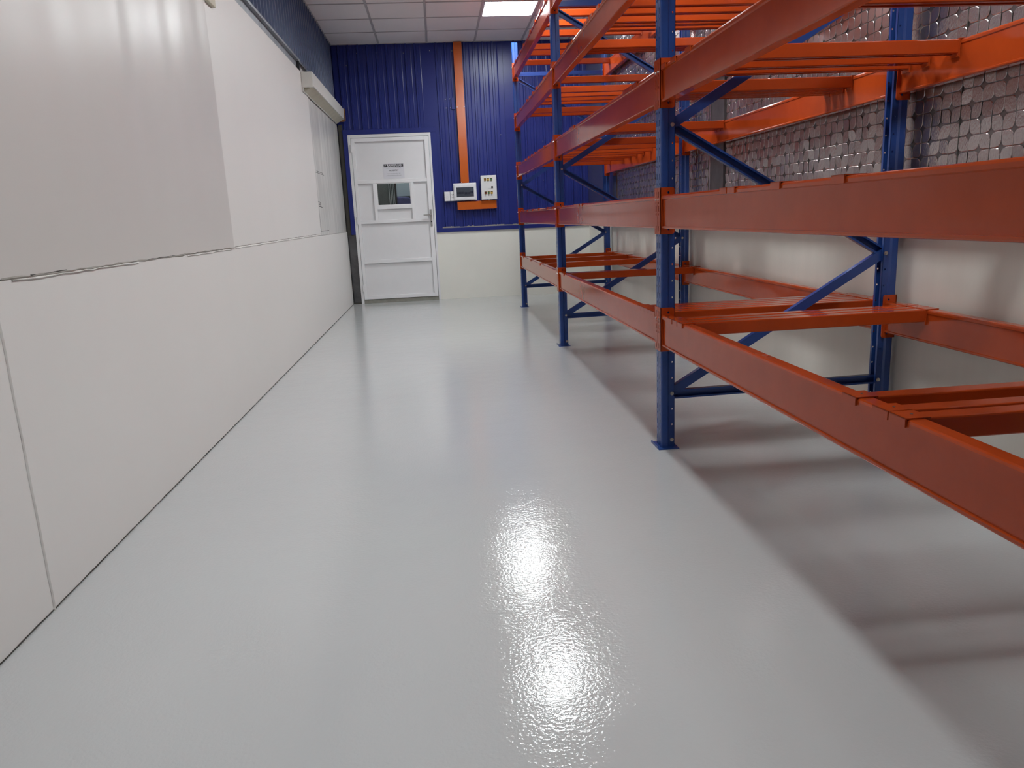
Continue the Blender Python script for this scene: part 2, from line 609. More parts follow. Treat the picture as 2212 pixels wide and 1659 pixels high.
# ---- back wall
DX0, DX1, DZ = -1.062, -0.008, 2.150          # door frame outline
wb = tag(MB().box(DX1, XW + 0.15, YB, YB + 0.15, 0.0, 0.915).build('wall_back', 'cream'), 'far end wall, cream below and blue ribbed sheets above', 'wall', kind='structure')
MB().box(DX1, XW + 0.15, YB + 0.03, YB + 0.15, 0.915, ZC + 0.1).build('wall_core', 'navy', wb)
MB().box(XL - 0.15, DX1, YB + 0.03, YB + 0.15, DZ, ZC + 0.1).build('wall_core', 'navy', wb)
MB().box(XL - 0.15, DX0, YB + 0.03, YB + 0.15, 0, DZ).build('wall_core', 'galv_dark', wb)
putb = lambda a, h, z: (a, YB + 0.012 - h, z)
ribbed('cladding_sheet', XL + 0.004, DX1, -1.083, 2.16, ZC, 'navy', wb, putb)
ribbed('cladding_sheet', DX1 + 0.001, 0.968, 0.009, 0.925, ZC, 'navy', wb, putb)
ribbed('cladding_sheet', 0.97, XW, 0.964 + 0.03, 0.925, ZC, 'navy', wb, putb)
# blue flashings round the door and along the foot of the sheets
for nm, a in (('flashing', (DX1 - 0.001, XW - 0.002, YB - 0.020, YB + 0.012, 0.886, 0.936)),
              ('flashing', (DX1 - 0.002, 0.068, YB - 0.016, YB + 0.012, 0.936, 2.205)),
              ('flashing', (-1.118, 0.068, YB - 0.018, YB + 0.012, 2.152, 2.212)),
              ('flashing', (-1.118, DX0 - 0.001, YB - 0.018, YB + 0.03, 0.905, 2.152))):
    MB().box(*a).build(nm, 'navy', wb, bevel=0.002)
# the rough gap over the foot flashing
mbg = MB()
rg = random.Random(5)
x = 0.075
while x < 2.0:
    wd = rg.uniform(0.02, 0.06)
    h = rg.uniform(0.004, 0.016)
    mbg.box(x, x + wd, YB - 0.006, YB + 0.006, 0.937, 0.941 + h)
    x += wd
tag(mbg.build('foam_line', 'gap_soft', wb), kind='stuff')
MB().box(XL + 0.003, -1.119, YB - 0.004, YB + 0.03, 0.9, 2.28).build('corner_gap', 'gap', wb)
MB().box(XL + 0.012, DX0 - 0.002, YB + 0.004, YB + 0.03, 0.012, 0.905).build('corner_plate', 'galv_dark', wb)
MB().box(XL + 0.002, DX0 - 0.002, YB - 0.012, YB + 0.03, 0.0, 0.016).build('corner_rubble', 'gap', wb)
# screws on the sheets
scr = [(-1.0, 2.98), (-0.86, 3.12), (-0.62, 3.12), (-0.28, 3.11), (0.05, 3.13), (0.33, 3.12), (-1.10, 2.215), (0.058, 2.19), (0.21, 2.545), (0.265, 2.55),
       (0.215, 2.44), (0.27, 2.44), (0.13, 2.05), (0.9, 2.09), (1.12, 2.10), (1.45, 1.99), (1.62, 1.99), (1.38, 1.55), (1.44, 1.5), (0.03, 0.975), (0.19, 0.955), (0.42, 0.955), (0.8, 0.955)]
s0 = None
for sx_, sz_ in scr:
    if s0 is None:
        s0 = MB().cyl((0, 0, 0), (0, -1, 0), 0.0055, 0.006, 8, 0.004).build('screw', 'zinc', wb)
        so = s0
    else:
        so = s0.copy()
        COL.objects.link(so)
    so.location = (sx_, YB - 0.0, sz_)
# small bolted patch plate left on the sheet
MB().box(0.285, 0.325, YB - 0.012, YB + 0.012, 2.42, 2.56).build('patch_plate', 'navy', wb, bevel=0.002)

# ---- right wall: cream plinth, foil sheets with embossed leaf cells
wr = tag(MB().box(XW, XW + 0.15, YN, YB, 0, 0.935).build('wall_right', 'cream_r'), 'right wall with cream plinth and silver embossed foil above', 'wall', kind='structure')
MB().box(XW + 0.01, XW + 0.15, YN, YB, 0.935, ZC + 0.1).build('foil_backing', 'foil_groove', wr)
MB().box(XW - 0.004, XW + 0.012, 5.337, 5.585, 0.935, ZC).build('column_strip', 'galv_dark', wr)
MB().box(XW - 0.006, XW + 0.012, 5.588, 5.612, 0.935, ZC).build('edge_strip', 'foil', wr)
MB().box(XW, XW + 0.012, 8.60, YB, 0.935, ZC).build('end_flashing', 'foil_plain', wr)
SEAMS = [-0.1, 2.883, 5.335]
for sm in (0.45, 1.66, 2.885, 4.1, 6.6, 7.604):
    MB().box(XW + 0.006, XW + 0.0115, sm - 0.0015, sm + 0.0015, 0.935, ZC).build('foil_seam', 'gap', wr)

CELL = 0.058


def leaf_ring(flip, s):
    """outline of one leaf cell: two opposite corners rounded; (u, v) in -0.5..0.5 scaled by s"""
    R_ = 0.40
    pts = []
    h = 0.5

    def arc(cx, cy, a0):
        return [(cx + R_ * math.cos(math.radians(a0 + t)), cy + R_ * math.sin(math.radians(a0 + t))) for t in (0, 30, 60, 90)]
    pts += [(h, -h)] if not flip else []
    if flip:
        pts = [(-h, -h)] + arc(h - R_, -h + R_, 270) + [(h, h)] + arc(-h + R_, h - R_, 90)
    else:
        pts = arc(-h + R_, -h + R_, 180) + [(h, -h)] + arc(h - R_, h - R_, 0) + [(-h, h)]
    return [(a * s, b * s) for a, b in pts]


def leaf_geo(mb, put, flip):
    o_ = leaf_ring(flip, CELL * 0.97)
    i_ = leaf_ring(flip, CELL * 0.885)
    n, k = len(mb.v), len(o_)
    mb.v += [put(a, b, 0.0) for a, b in o_] + [put(a, b, 0.0016) for a, b in i_]
    for q in range(k):
        r_ = (q + 1) % k
        mb.f.append([n + q, n + r_, n + k + r_, n + k + q])
    mb.f.append([n + k + q for q in range(k)])


cells = []
rc = random.Random(11)
ncol = int((8.58 - 0.3) / CELL)
nrow = int((ZC - 0.94) / CELL)
Y0C, Z0C = 2.77 - 60 * CELL, 1.217 - 5 * CELL
for i in range(0, 180):
    yc = Y0C + (i + 0.5) * CELL
    if yc < 0.4 or yc > 8.57 or 5.30 < yc < 5.645:
        continue
    for j in range(0, 60):
        zc = Z0C + (j + 0.5) * CELL
        if zc < 0.935 + 0.03 or zc > ZC - 0.03:
            continue
        px, py, pz = project((XW, yc, zc))
        vis = pz > 0 and -20 < px < 2230 and -20 < py < 1680
        cells.append((0 if vis else 1, yc, zc, (i + j) % 2 == 0, rc.gauss(0, 0.035), rc.gauss(0, 0.035)))
cells.sort(key=lambda c: (c[0], c[1] ** 2 + (c[2] - 1.3) ** 2))
proto = {}
mbs = MB()
for n_, (vis, yc, zc, fl, ta, tb) in enumerate(cells):
    if n_ < 300:
        if fl not in proto:
            mbp = MB()
            leaf_geo(mbp, lambda a, b, h: (-h, a, b), fl)
            proto[fl] = mbp.build('foil_cell', 'foil', wr)
            c = proto[fl]
        else:
            c = proto[fl].copy()
            COL.objects.link(c)
        c.location = (XW + 0.0085, yc, zc)
        c.rotation_euler = (0, ta, tb)
    else:
        leaf_geo(mbs, lambda a, b, h: (XW + 0.0085 - h + a * tb * 1.0 - b * ta, yc + a, zc + b), fl)
tag(mbs.build('foil_cells', 'foil', wr), kind='stuff')

# ---- wall behind the camera
tag(MB().box(XL - 0.16, XW + 0.16, YN - 0.15, YN, 0, ZC + 0.1).build('wall_near', 'white_wall'), 'plain pale wall behind the viewpoint', 'wall', kind='structure')

# ---- ceiling: tiles in a grid
ce = tag(MB().box(XL - 0.2, XW + 0.2, YN - 0.2, YB + 0.2, ZC + 0.06, ZC + 0.12).build('ceiling', 'tile'), 'suspended ceiling of pale square tiles', 'ceiling', kind='structure')
XS = [XL, -0.58, 0.02, 0.62, 1.22, 1.82, XW]
YS = [YB, 9.585]
while YS[-1] > YN:
    YS.append(YS[-1] - 0.6)
YS[-1] = YN
LX0, LX1 = 0.62, 1.22
lamp_rows = []
tiles = {}
rt = random.Random(3)
for a, b in zip(XS, XS[1:]):
    for c, d in zip(YS[1:], YS):
        if abs(a - LX0) < 0.01 and any(abs(c - (lr - 0.015)) < 0.05 for lr in LAMP_ROWS):
            lamp_rows.append(c)
            continue
        sag = rt.uniform(-0.0015, 0.0015)
        k = (round(b - a, 3), round(d - c, 3))
        if k not in tiles:
            tiles[k] = MB().box(-(b - a) / 2 + 0.006, (b - a) / 2 - 0.006, -(d - c) / 2 + 0.006, (d - c) / 2 - 0.006, 0.0, 0.014).build('ceiling_tile', 'tile', ce, bevel=0.002, seg=1)
            t = tiles[k]
        else:
            t = tiles[k].copy()
            COL.objects.link(t)
        t.location = ((a + b) / 2, (c + d) / 2, ZC + 0.002 + sag)
for x in XS:
    MB().box(x - 0.012, x + 0.012, YN, YB, ZC - 0.005, ZC + 0.03).build('grid_rail', 'grid', ce)
for y in YS:
    MB().box(XL, XW, y - 0.007, y + 0.007, ZC - 0.004, ZC + 0.03).build('grid_rail', 'grid', ce)
# ceiling lamps
lnames = ['square LED ceiling panel nearest the blue end wall', 'square LED ceiling panel above the middle rack bay', 'square LED ceiling panel above the near end of the rack', 'square LED ceiling panel almost overhead', 'square LED ceiling panel behind the viewpoint']
for k, c in enumerate(sorted(set(lamp_rows), reverse=True)):
    cx, cy = 0.92, c + 0.3
    t = tag(empty('ceiling_lamp', (cx, cy, ZC)), lnames[min(k, 4)], 'ceiling lamp', 'LED ceiling panels')
    f = MB()
    f.box(-0.29, 0.29, -0.29, -0.272, -0.006, 0.02).box(-0.29, 0.29, 0.272, 0.29, -0.006, 0.02)
    f.box(-0.29, -0.272, -0.272, 0.272, -0.006, 0.02).box(0.272, 0.29, -0.272, 0.272, -0.006, 0.02)
    f.build('lamp_frame', 'plastic', t)
    MB().box(-0.272, 0.272, -0.272, 0.272, -0.002, 0.01).build('diffuser', 'lamp', t)

# ---- lit room behind the door, seen through its small window
tag(MB().box(-1.6, 0.6, YB + 1.5, YB + 1.55, 0, 2.6).build('wall_beyond', 'beyond'), 'dim wall of the room beyond the door window', 'wall', kind='structure')
MB().box(-0.566, 0.55, YB + 1.46, YB + 1.5, 1.415, 2.4).build('pale_panel', 'beyond_l', bpy.data.objects['wall_beyond'])
for k, xx in enumerate((-0.676, -0.650, -0.625, -0.602)):
    MB().box(xx, xx + 0.008, YB + 1.44, YB + 1.5, 0.6, 2.4).build('blind_strip', 'blind', bpy.data.objects['wall_beyond'])
MB().box(-0.592, -0.566, YB + 1.44, YB + 1.5, 0.6, 2.4).build('door_post', 'gap', bpy.data.objects['wall_beyond'])
MB().prism([(-0.56, 1.05), (-0.30, 1.05), (-0.26, 1.15), (-0.28, 1.33), (-0.40, 1.40), (-0.56, 1.41)], YB + 1.3, YB + 1.5, lambda u_, v_, a: (u_, a, v_)).build('violet_bundle', 'beyond_b', bpy.data.objects['wall_beyond'], bevel=0.02)
tag(MB().box(-1.6, 0.6, YB + 0.15, YB + 1.55, 2.6, 2.65).build('ceiling_beyond', 'tile'), 'ceiling of the room beyond the door', 'ceiling', kind='structure')
lb = tag(empty('ceiling_lamp', (-0.55, YB + 0.9, 2.6)), 'ceiling lamp of the room behind the white door', 'ceiling lamp', 'LED ceiling panels')
MB().box(-0.3, 0.3, -0.15, 0.15, -0.02, 0.0).build('diffuser', 'lamp_far', lb)
for x in (-1.6, 0.6):
    tag(MB().box(x - 0.02, x + 0.02, YB + 0.15, YB + 1.55, 0, 2.6).build('wall_beyond', 'beyond'), '%s-hand side wall of the room beyond the door' % ('left' if x < 0 else 'right'), 'wall', kind='structure')

# ---- door
dr = tag(empty('door_1', (-0.535, YB, 0)), 'white panelled steel door with a small window in the end wall', 'door', kind='structure')
od = (-0.535, YB, 0)
yf = YB - 0.012
fr = MB()
fr.box(DX0, -1.026, yf - 0.006, YB + 0.13, 0.0, DZ).box(-0.034, DX1, yf - 0.006, YB + 0.13, 0.0, DZ).box(-1.026, -0.034, yf - 0.006, YB + 0.13, 2.112, DZ)
fr.build('door_frame', 'door', dr, origin=od, bevel=0.002)
MB().box(-1.026, -0.034, YB - 0.01, YB + 0.10, 0.0, 0.045).build('door_sill', 'sill', dr, origin=od, bevel=0.002)
leaf = empty('door_leaf', (0, 0, 0))
leaf.parent = dr
# rails of square tube, proud of the recessed sheets
y0, y1 = YB - 0.022, YB + 0.018
for nm, a in (('stile', (-1.021, -0.981, 0.052, 2.107)), ('stile', (-0.092, -0.039, 0.052, 2.107)),
              ('rail', (-0.981, -0.092, 2.062, 2.107)), ('rail', (-0.981, -0.092, 1.545, 1.588)), ('rail', (-0.981, -0.092, 1.038, 1.078)),
              ('rail', (-0.981, -0.092, 0.524, 0.566)), ('rail', (-0.981, -0.092, 0.052, 0.098)),
              ('mullion', (-0.792, -0.754, 1.078, 1.545)), ('mullion', (-0.308, -0.268, 1.078, 1.545)), ('rail', (-0.754, -0.308, 1.214, 1.258))):
    MB().box(a[0], a[1], y0, y1, a[2], a[3]).build(nm, 'door_rail', leaf, origin=od, bevel=0.0025)
for a in ((-0.981, -0.092, 1.588, 2.062), (-0.981, -0.792, 1.078, 1.545), (-0.754, -0.308, 1.078, 1.214), (-0.268, -0.092, 1.078, 1.545),
          (-0.981, -0.092, 0.566, 1.038), (-0.981, -0.092, 0.098, 0.524)):
    MB().box(a[0], a[1], YB + 0.006, YB + 0.016, a[2], a[3]).build('door_sheet', 'door', leaf, origin=od)
wf = MB()
wf.box(-0.754, -0.308, YB - 0.015, YB + 0.012, 1.258, 1.270).box(-0.754, -0.308, YB - 0.015, YB + 0.012, 1.535, 1.545)
wf.box(-0.754, -0.738, YB - 0.015, YB + 0.012, 1.270, 1.535).box(-0.320, -0.308, YB - 0.015, YB + 0.012, 1.270, 1.535)
wf.build('window_bead', 'door_rail', leaf, origin=od)
MB().box(-0.738, -0.320, YB + 0.0, YB + 0.004, 1.270, 1.535).build('window_pane', 'glass', leaf, origin=od)
for hz in (1.987, 1.086, 0.203):
    MB().cyl((-1.026, YB - 0.028, hz - 0.045), (0, 0, 1), 0.009, 0.09, 10).build('hinge', 'door_rail', dr, origin=od)
hb = MB().box(-0.082, -0.056, YB - 0.031, YB - 0.022, 0.97, 1.19).build('handle_plate', 'steel', leaf, origin=od, bevel=0.002)
lv = MB()
lv.cyl((-0.069, YB - 0.031, 1.118), (0, -1, 0), 0.009, 0.035, 12)
lv.box(-0.165, -0.060, YB - 0.072, YB - 0.058, 1.109, 1.127)
lv.build('lever_handle', 'steel', leaf, origin=od, bevel=0.003)
MB().cyl((-0.069, YB - 0.031, 1.03), (0, -1, 0), 0.008, 0.004, 12).build('keyhole', 'black', leaf, origin=od)

# sign on the door
sg = tag(empty('door_sign', (-0.51, YB + 0.004, 1.69)), 'white no-entry notice with black header taped to the white door', 'sign')
MB().box(-0.135, 0.135, -0.0022, 0.0015, -0.092, 0.096).build('sheet', 'paper', sg)
MB().box(-0.124, 0.125, -0.0032, -0.0022, 0.052, 0.088).build('header', 'black', sg)
text('lettering', 'RAWLPLUG', 0.038, (0.010, -0.0036, 0.070), 'paper', sg, 0.185, 0.0012)
lg = MB()
lg.box(-0.112, -0.104, -0.0042, -0.0032, 0.058, 0.083).prism([(-0.104, 0.083), (-0.088, 0.078), (-0.104, 0.070)], -0.0042, -0.0032, lambda u_, v_, a: (u_, a, v_))
lg.build('logo_mark', 'paper', sg)
text('lettering', '®', 0.014, (0.112, -0.0036, 0.078), 'paper', sg)
text('lettering', 'MAINTENANCE WAREHOUSE', 0.014, (0.0, -0.0026, 0.036), 'ink2', sg, 0.19)
text('lettering', 'NO ENTRY', 0.024, (0.0, -0.0026, 0.007), 'ink', sg, 0.118, 0.0006)
text('lettering', 'KHU VỰC KHO BẢO TRÌ', 0.014, (0.0, -0.0026, -0.032), 'ink2', sg, 0.165)
text('lettering', 'KHÔNG PHẬN SỰ CẤM VÀO', 0.014, (0.0, -0.0026, -0.056), 'ink2', sg, 0.185)

# ---- electrics on the end wall
yc = YB - 0.008
dv = tag(empty('cable_duct', (0.4, yc, 1.5)), 'tall orange cable duct rising to the ceiling above the breaker box', 'duct')
MB().box(-0.052, 0.050, -0.042, 0.0, 0.002, ZC - 1.5 - 0.006).build('duct_body', 'orange_duct', dv, bevel=0.003)
MB().box(-0.054, 0.052, -0.045, -0.04, 0.002, ZC - 1.5 - 0.008).build('duct_lid', 'orange_duct', dv, bevel=0.0015)
for xx in (-0.046, 0.044):
    for zz in (0.012, 0.94):
        MB().cyl((xx, -0.045, zz), (0, -1, 0), 0.005, 0.004, 8).build('screw', 'zinc', dv)
dh = tag(empty('cable_duct', (0.54, yc, 1.165)), 'short orange cable duct lying under the control boxes', 'duct')
MB().box(-0.253, 0.257, -0.055, 0.0, 0.0, 0.10).build('duct_body', 'orange_duct', dh, bevel=0.003)
MB().box(-0.255, 0.259, -0.058, -0.054, -0.002, 0.102).build('duct_lid', 'orange_duct', dh, bevel=0.0015)

bb = tag(empty('breaker_box', (0.394, yc, 1.28)), 'white breaker box with smoked window under the orange duct', 'breaker box')
MB().box(-0.128, 0.128, -0.056, 0.0, 0.01, 0.21).build('back_box', 'plastic', bb, bevel=0.003)
MB().box(-0.149, 0.149, -0.0755, -0.056, 0.0, 0.22).build('body', 'plastic', bb, bevel=0.006, seg=3)
cv = MB()
for a in ((-0.135, 0.135, 0.165, 0.205), (-0.135, 0.135, 0.010, 0.045), (-0.135, -0.112, 0.045, 0.165), (0.112, 0.135, 0.045, 0.165)):
    cv.box(a[0], a[1], -0.085, -0.074, a[2], a[3])
cv.build('cover_frame', 'plastic', bb, bevel=0.003)
MB().box(-0.112, 0.112, -0.0765, -0.0755, 0.045, 0.165).build('breaker_panel', 'breaker_l', bb)
b0 = MB().box(-0.008, 0.008, -0.080, -0.0765, 0.0, 0.028).build('breaker', 'breaker', bb)
for k in range(11):
    if k == 0:
        q = b0
    else:
        q = b0.copy()
        COL.objects.link(q)
    q.location = (-0.095 + 0.019 * k, 0, 0.082 + (0.004 if k > 8 else 0) - (0.006 if 5 <= k <= 8 else 0))
MB().box(-0.112, 0.112, -0.0865, -0.084, 0.045, 0.165).build('window', 'smoke', bb, bevel=0.001)
MB().box(-0.018, 0.018, -0.089, -0.084, 0.036, 0.046).build('latch', 'plastic', bb, bevel=0.002)

cb = tag(empty('control_box', (0.705, yc, 1.28)), 'white control box with six coloured lamps and buttons', 'control box')
MB().box(-0.1, 0.1, -0.09, 0.0, 0.0, 0.302).build('body', 'plastic2', cb, bevel=0.003)
MB().box(-0.102, 0.102, -0.098, -0.088, -0.002, 0.304).build('door', 'plastic2', cb, bevel=0.004)
MB().cyl((0.042, -0.098, 0.153), (0, -1, 0), 0.013, 0.008, 16).build('lock', 'black', cb)
for k, (xx, zz, mm) in enumerate(((-0.046, 0.252, 'btn_red'), (-0.006, 0.252, 'btn_yellow'), (0.034, 0.252, 'btn_green'), (-0.046, 0.085, 'btn_red'), (-0.006, 0.085, 'btn_green'), (0.034, 0.085, 'btn_yellow'))):
    bz = MB().box(xx - 0.015, xx + 0.015, -0.102, -0.098, zz - 0.017, zz + 0.019).build('bezel', 'yellow', cb, bevel=0.002)
    MB().box(xx - 0.013, xx + 0.013, -0.1035, -0.1015, zz + 0.004, zz + 0.014).build('legend_plate', 'black', bz)
    MB().cyl((xx, -0.102, zz - 0.004), (0, -1, 0), 0.0115, 0.012 if k < 3 else 0.018, 14, 0.010).build('button', mm, bz)
MB().cyl((0.0, -0.045, -0.02), (0, 0, 1), 0.012, 0.02, 12).build('cable_gland', 'plastic2', cb)

for nm, lab, cat, x0_, x1_ in (('light_switch', 'white wall switch plate left of the socket', 'switch', 0.122, 0.196), ('power_socket', 'white double socket plate partly behind the breaker box', 'socket', 0.199, 0.262)):
    t = tag(empty(nm, ((x0_ + x1_) / 2, yc, 1.28)), lab, cat)
    hw = (x1_ - x0_) / 2
    MB().box(-hw, hw, -0.045, 0.0, 0.0, 0.122).build('back_box', 'plastic', t, bevel=0.003)
    MB().box(-hw + 0.002, hw - 0.002, -0.052, -0.044, 0.002, 0.120).build('face_plate', 'plastic', t, bevel=0.003)
    if nm == 'light_switch':
        for zz in (0.036, 0.066):
            MB().box(-0.012, 0.012, -0.056, -0.052, zz, zz + 0.024).build('rocker', 'plastic', t, bevel=0.002)
    else:
        for zz in (0.038, 0.076):
            for dx, dz in ((-0.010, 0.008), (0.010, 0.008), (0.0, -0.006)):
                MB().cyl((dx, -0.052, zz + dz), (0, -1, 0), 0.0035, 0.0006, 8).build('pin_hole', 'black', t)

# ================================================================== RACKING
PITCH = 0.0714


def upright_mesh():
    """perforated rack post: aisle face at x=0, width WU in y, depth 0.064; foot at z=0"""
    mb = MB()
    t = 0.0024
    n = int(HROOF / PITCH)
    z_end = HROOF
    # aisle face: two lobes with a groove between them
    for (ya, yb) in ((0.006, 0.0335), (0.0415, 0.069)):
        yc_ = (ya + yb) / 2
        us = [ya, yc_ - 0.0035, yc_ + 0.0035, yb]
        vz = [0.0]
        holes = []
        for k in range(n):
            z = k * PITCH + 0.010
            vz += [z, z + 0.008, z + 0.022, z + 0.046]
            holes += [(us[1], us[2], z, z + 0.008), (us[1], us[2], z + 0.022, z + 0.046)]
        vz.append(z_end)
        mb.plate(grid_faces(us, vz, holes), t, lambda u_, v_, w_: (w_, u_, v_))
    mb.plate([[(0.0335, 0), (0.0415, 0), (0.0415, z_end), (0.0335, z_end)]], t, lambda u_, v_, w_: (0.006 + w_, u_, v_))
    for yy_ in (0.0335, 0.0415 - t):
        mb.box(0.0, 0.008, yy_, yy_ + t, 0, z_end)
    for s in (0, 1):
        my = (lambda y: y) if s == 0 else (lambda y: WU - y)
        # rounded corner, wide side, step
        for (a, b) in (((0.0, 0.006), (0.002, 0.002)), ((0.002, 0.002), (0.006, 0.0)), ((0.006, 0.0), (0.030, 0.0)), ((0.030, 0.0), (0.037, 0.009))):
            dx_, dy_ = b[0] - a[0], b[1] - a[1]
            l_ = math.hypot(dx_, dy_)
            nx_, ny_ = -dy_ / l_ * t, dx_ / l_ * t
            pr = [a, b, (b[0] + nx_, b[1] + ny_), (a[0] + nx_, a[1] + ny_)]
            mb.prism([(u_, my(v_)) for u_, v_ in pr], 0, z_end, lambda u_, v_, a_: (u_, v_, a_))
        # bolt-hole flange
        fs = []
        for k in range(n):
            fs += ring_hole(0.052, 0.035 + k * PITCH, 0.0042, 0.012, 0.012)
        zs = [0.0]
        for k in range(n):
            zs += [0.035 + k * PITCH - 0.012, 0.035 + k * PITCH + 0.012]
        zs.append(z_end)
        for k in range(0, len(zs) - 1, 2):
            fs.append([(0.040, zs[k]), (0.064, zs[k]), (0.064, zs[k + 1]), (0.040, zs[k + 1])])
        fs.append([(0.037, 0), (0.040, 0), (0.040, z_end), (0.037, z_end)])
        mb.plate(fs, t, lambda u_, v_, w_: (u_, my(0.009 + w_), v_))
        ya, yb = sorted((my(0.009), my(0.022)))
        mb.box(0.062, 0.064, ya, yb, 0, z_end)
    return mb


def brace_mesh(p, q, flip):
    """C-channel between p=(x,z) and q, centred on y=0, open towards -y or +y"""
    wd, dp, t = 0.040, 0.026, 0.002
    d = Vector((q[0] - p[0], 0, q[1] - p[1]))
    L_ = d.length
    d.normalize()
    nrm = Vector((-d.z, 0, d.x))
    s = -1 if flip else 1
    prof = [(-wd / 2, -dp / 2), (wd / 2, -dp / 2), (wd / 2, dp / 2), (wd / 2 - 0.008, dp / 2), (wd / 2 - 0.008, dp / 2 - t), (wd / 2 - t, dp / 2 - t), (wd / 2 - t, -dp / 2 + t),
            (-wd / 2 + t, -dp / 2 + t), (-wd / 2 + t, dp / 2 - t), (-wd / 2 + 0.008, dp / 2 - t), (-wd / 2 + 0.008, dp / 2), (-wd / 2, dp / 2)]
    mb = MB()
    P = Vector((p[0], 0, p[1]))
    mb.prism(prof, 0, L_, lambda u_, v_, a: tuple(P + d * a + nrm * u_ + Vector((0, v_ * s, 0))))
    return mb


def bolt_mesh():
    mb = MB()
    mb.cyl((0, 0, 0), (0, -1, 0), 0.0085, 0.0015, 14)
    mb.cyl((0, -0.0015, 0), (0, -1, 0), 0.0065, 0.0055, 6)
    mb.cyl((0, -0.007, 0), (0, -1, 0), 0.0036, 0.004, 8)
    return mb


def make_frame():
    root = empty('rack_upright_pair', (XF, 0, 0))
    up = upright_mesh().build('upright', 'blue', root)
    u2 = up.copy()
    COL.objects.link(u2)
    u2.location = (DEPTH, WU, 0)
    u2.rotation_euler = (0, 0, math.pi)
    for u_ in (up, u2):
        pl = MB()
        fs = grid_faces([-0.018, 0.052, 0.068, 0.076], [-0.026, -0.018, -0.008, WU + 0.026], [(0.052, 0.068, -0.018, -0.008)])
        pl.plate(fs, 0.004, lambda a, b, c: (a, b, c))
        pl.box(-0.018, -0.015, -0.01, WU + 0.022, 0.0, 0.012)
        pl.build('base_plate', 'blue', u_)
    xa, xb = 0.050, DEPTH - 0.050
    nodes = [(xa, 0.249), (xb, 0.820), (xa, 1.392), (xb, 1.963), (xa, 2.534)]
    cy = WU / 2

    def put(mb):
        b = mb.build('brace', 'blue', root)
        b.location = (0, cy, 0)
        return b
    put(brace_mesh((xa, 0.240), (xb, 0.249), True))
    put(brace_mesh((xa, 2.585), (xb, 2.585), False))
    for k, (p, q) in enumerate(zip(nodes, nodes[1:])):
        put(brace_mesh(p, q, k % 2 == 1))
    bm_ = bolt_mesh().build('bolt', 'zinc', root)
    first = True
    for (bx_, bz_) in nodes + [(xb, 0.249), (xb, 2.605), (xa, 0.035), (xb, 0.035)]:
        b = bm_ if first else bm_.copy()
        if not first:
            COL.objects.link(b)
        first = False
        b.location = (bx_ + (0.002 if bx_ < 0.5 else -0.002), 0.009, bz_)
    return root


fr_labels = ['blue rack frame nearest the viewer', 'blue rack upright frame standing in the right foreground', 'blue rack upright frame in the middle of the row', 'blue rack upright frame farthest away by the end wall']
fp = make_frame()
for k, y in enumerate(FRAMES):
    f = fp if k == 0 else copy_tree(fp)
    f.location = (XF, y, 0)
    tag(f, fr_labels[k], 'rack frame', 'blue rack frames')

# ---- beams with end connectors
BL = BAY - WU - 0.008           # clear length between the connector side legs


def connector_mesh(s):
    """L-shaped end connector; s=-1 at the near end, +1 at the far end of a beam centred on y=0; x=0 is the post face"""
    mb = MB()
    t = 0.004
    ye = s * BL / 2                      # face of the side leg towards the beam
    # leg along the post's bay-side face
    r_ = 0.012
    W_, H_ = 0.058, CH
    us = [-t, 0.018, 0.042, W_ - r_, W_]
    vz = [0, r_, 0.028 - 0.008 + 0.0, 0.030, CH - 0.034, CH - 0.010 - 0.0, H_ - r_ + 0.0 if False else CH - 0.009, H_]
    faces = []
    holes_z = (0.021, CH - 0.021)
    cuts = [0, 0.009, 0.033, CH - 0.033, CH - 0.009, CH]
    cols = [-t, 0.020, 0.044, W_]
    for i, (a, b) in enumerate(zip(cols, cols[1:])):
        for j, (c, d) in enumerate(zip(cuts, cuts[1:])):
            if i == 1 and j in (1, 3):
                faces += ring_hole((a + b) / 2, (c + d) / 2, 0.0055, (b - a) / 2, (d - c) / 2)
            elif i == 2 and j == 0:
                faces.append([(a, c), (b - 0.009, c), (b - 0.0026, c + 0.0026), (b, d), (a, d)])
            elif i == 2 and j == 4:
                faces.append([(a, c), (b, c), (b - 0.0026, d - 0.0026), (b - 0.009, d), (a, d)])
            else:
                faces.append([(a, c), (b, c), (b, d), (a, d)])
    mb.plate(faces, t, lambda u_, v_, w_: (u_, ye + s * w_, v_))
    # leg on the aisle face, slotted like the post
    y_a, y_b = ye, ye + s * 0.0395
    yc_ = ye + s * (0.004 + 0.0195)
    holes = []
    zc = [0]
    for (a, b) in ((0.012, 0.034), (0.079, 0.088), (0.095, 0.117), (0.126, 0.135), (0.152, 0.176)):
        zc += [a, b]
        holes.append((min(yc_ - 0.0035, yc_ + 0.0035), max(yc_ - 0.0035, yc_ + 0.0035), a, b))
    zc.append(CH)
    ys = sorted([y_a, yc_ - 0.0035, yc_ + 0.0035, y_b])
    mb.plate(grid_faces(ys, zc, holes), t, lambda u_, v_, w_: (-t + w_ - 0.0002, u_, v_))
    return mb


def beam_profile():
    """(x, z): aisle face near x=0, with rounded top and bottom lips"""
    z0 = 0.0235
    h = BH
    return [(0.006, z0), (0.0025, z0 + 0.001), (0.001, z0 + 0.004), (0.001, z0 + 0.0095), (0.007, z0 + 0.0105), (0.007, z0 + h - 0.0185), (0.001, z0 + h - 0.0155),
            (0.001, z0 + h - 0.007), (0.003, z0 + h - 0.002), (0.008, z0 + h), (BW - 0.007, z0 + h), (BW - 0.002, z0 + h - 0.002), (BW, z0 + h - 0.007),
            (BW, z0 + h - 0.0155), (BW - 0.003, z0 + h - 0.018), (BW - 0.003, z0 + 0.0115), (BW, z0 + 0.009), (BW, z0 + 0.004), (BW - 0.002, z0 + 0.001), (BW - 0.006, z0)]


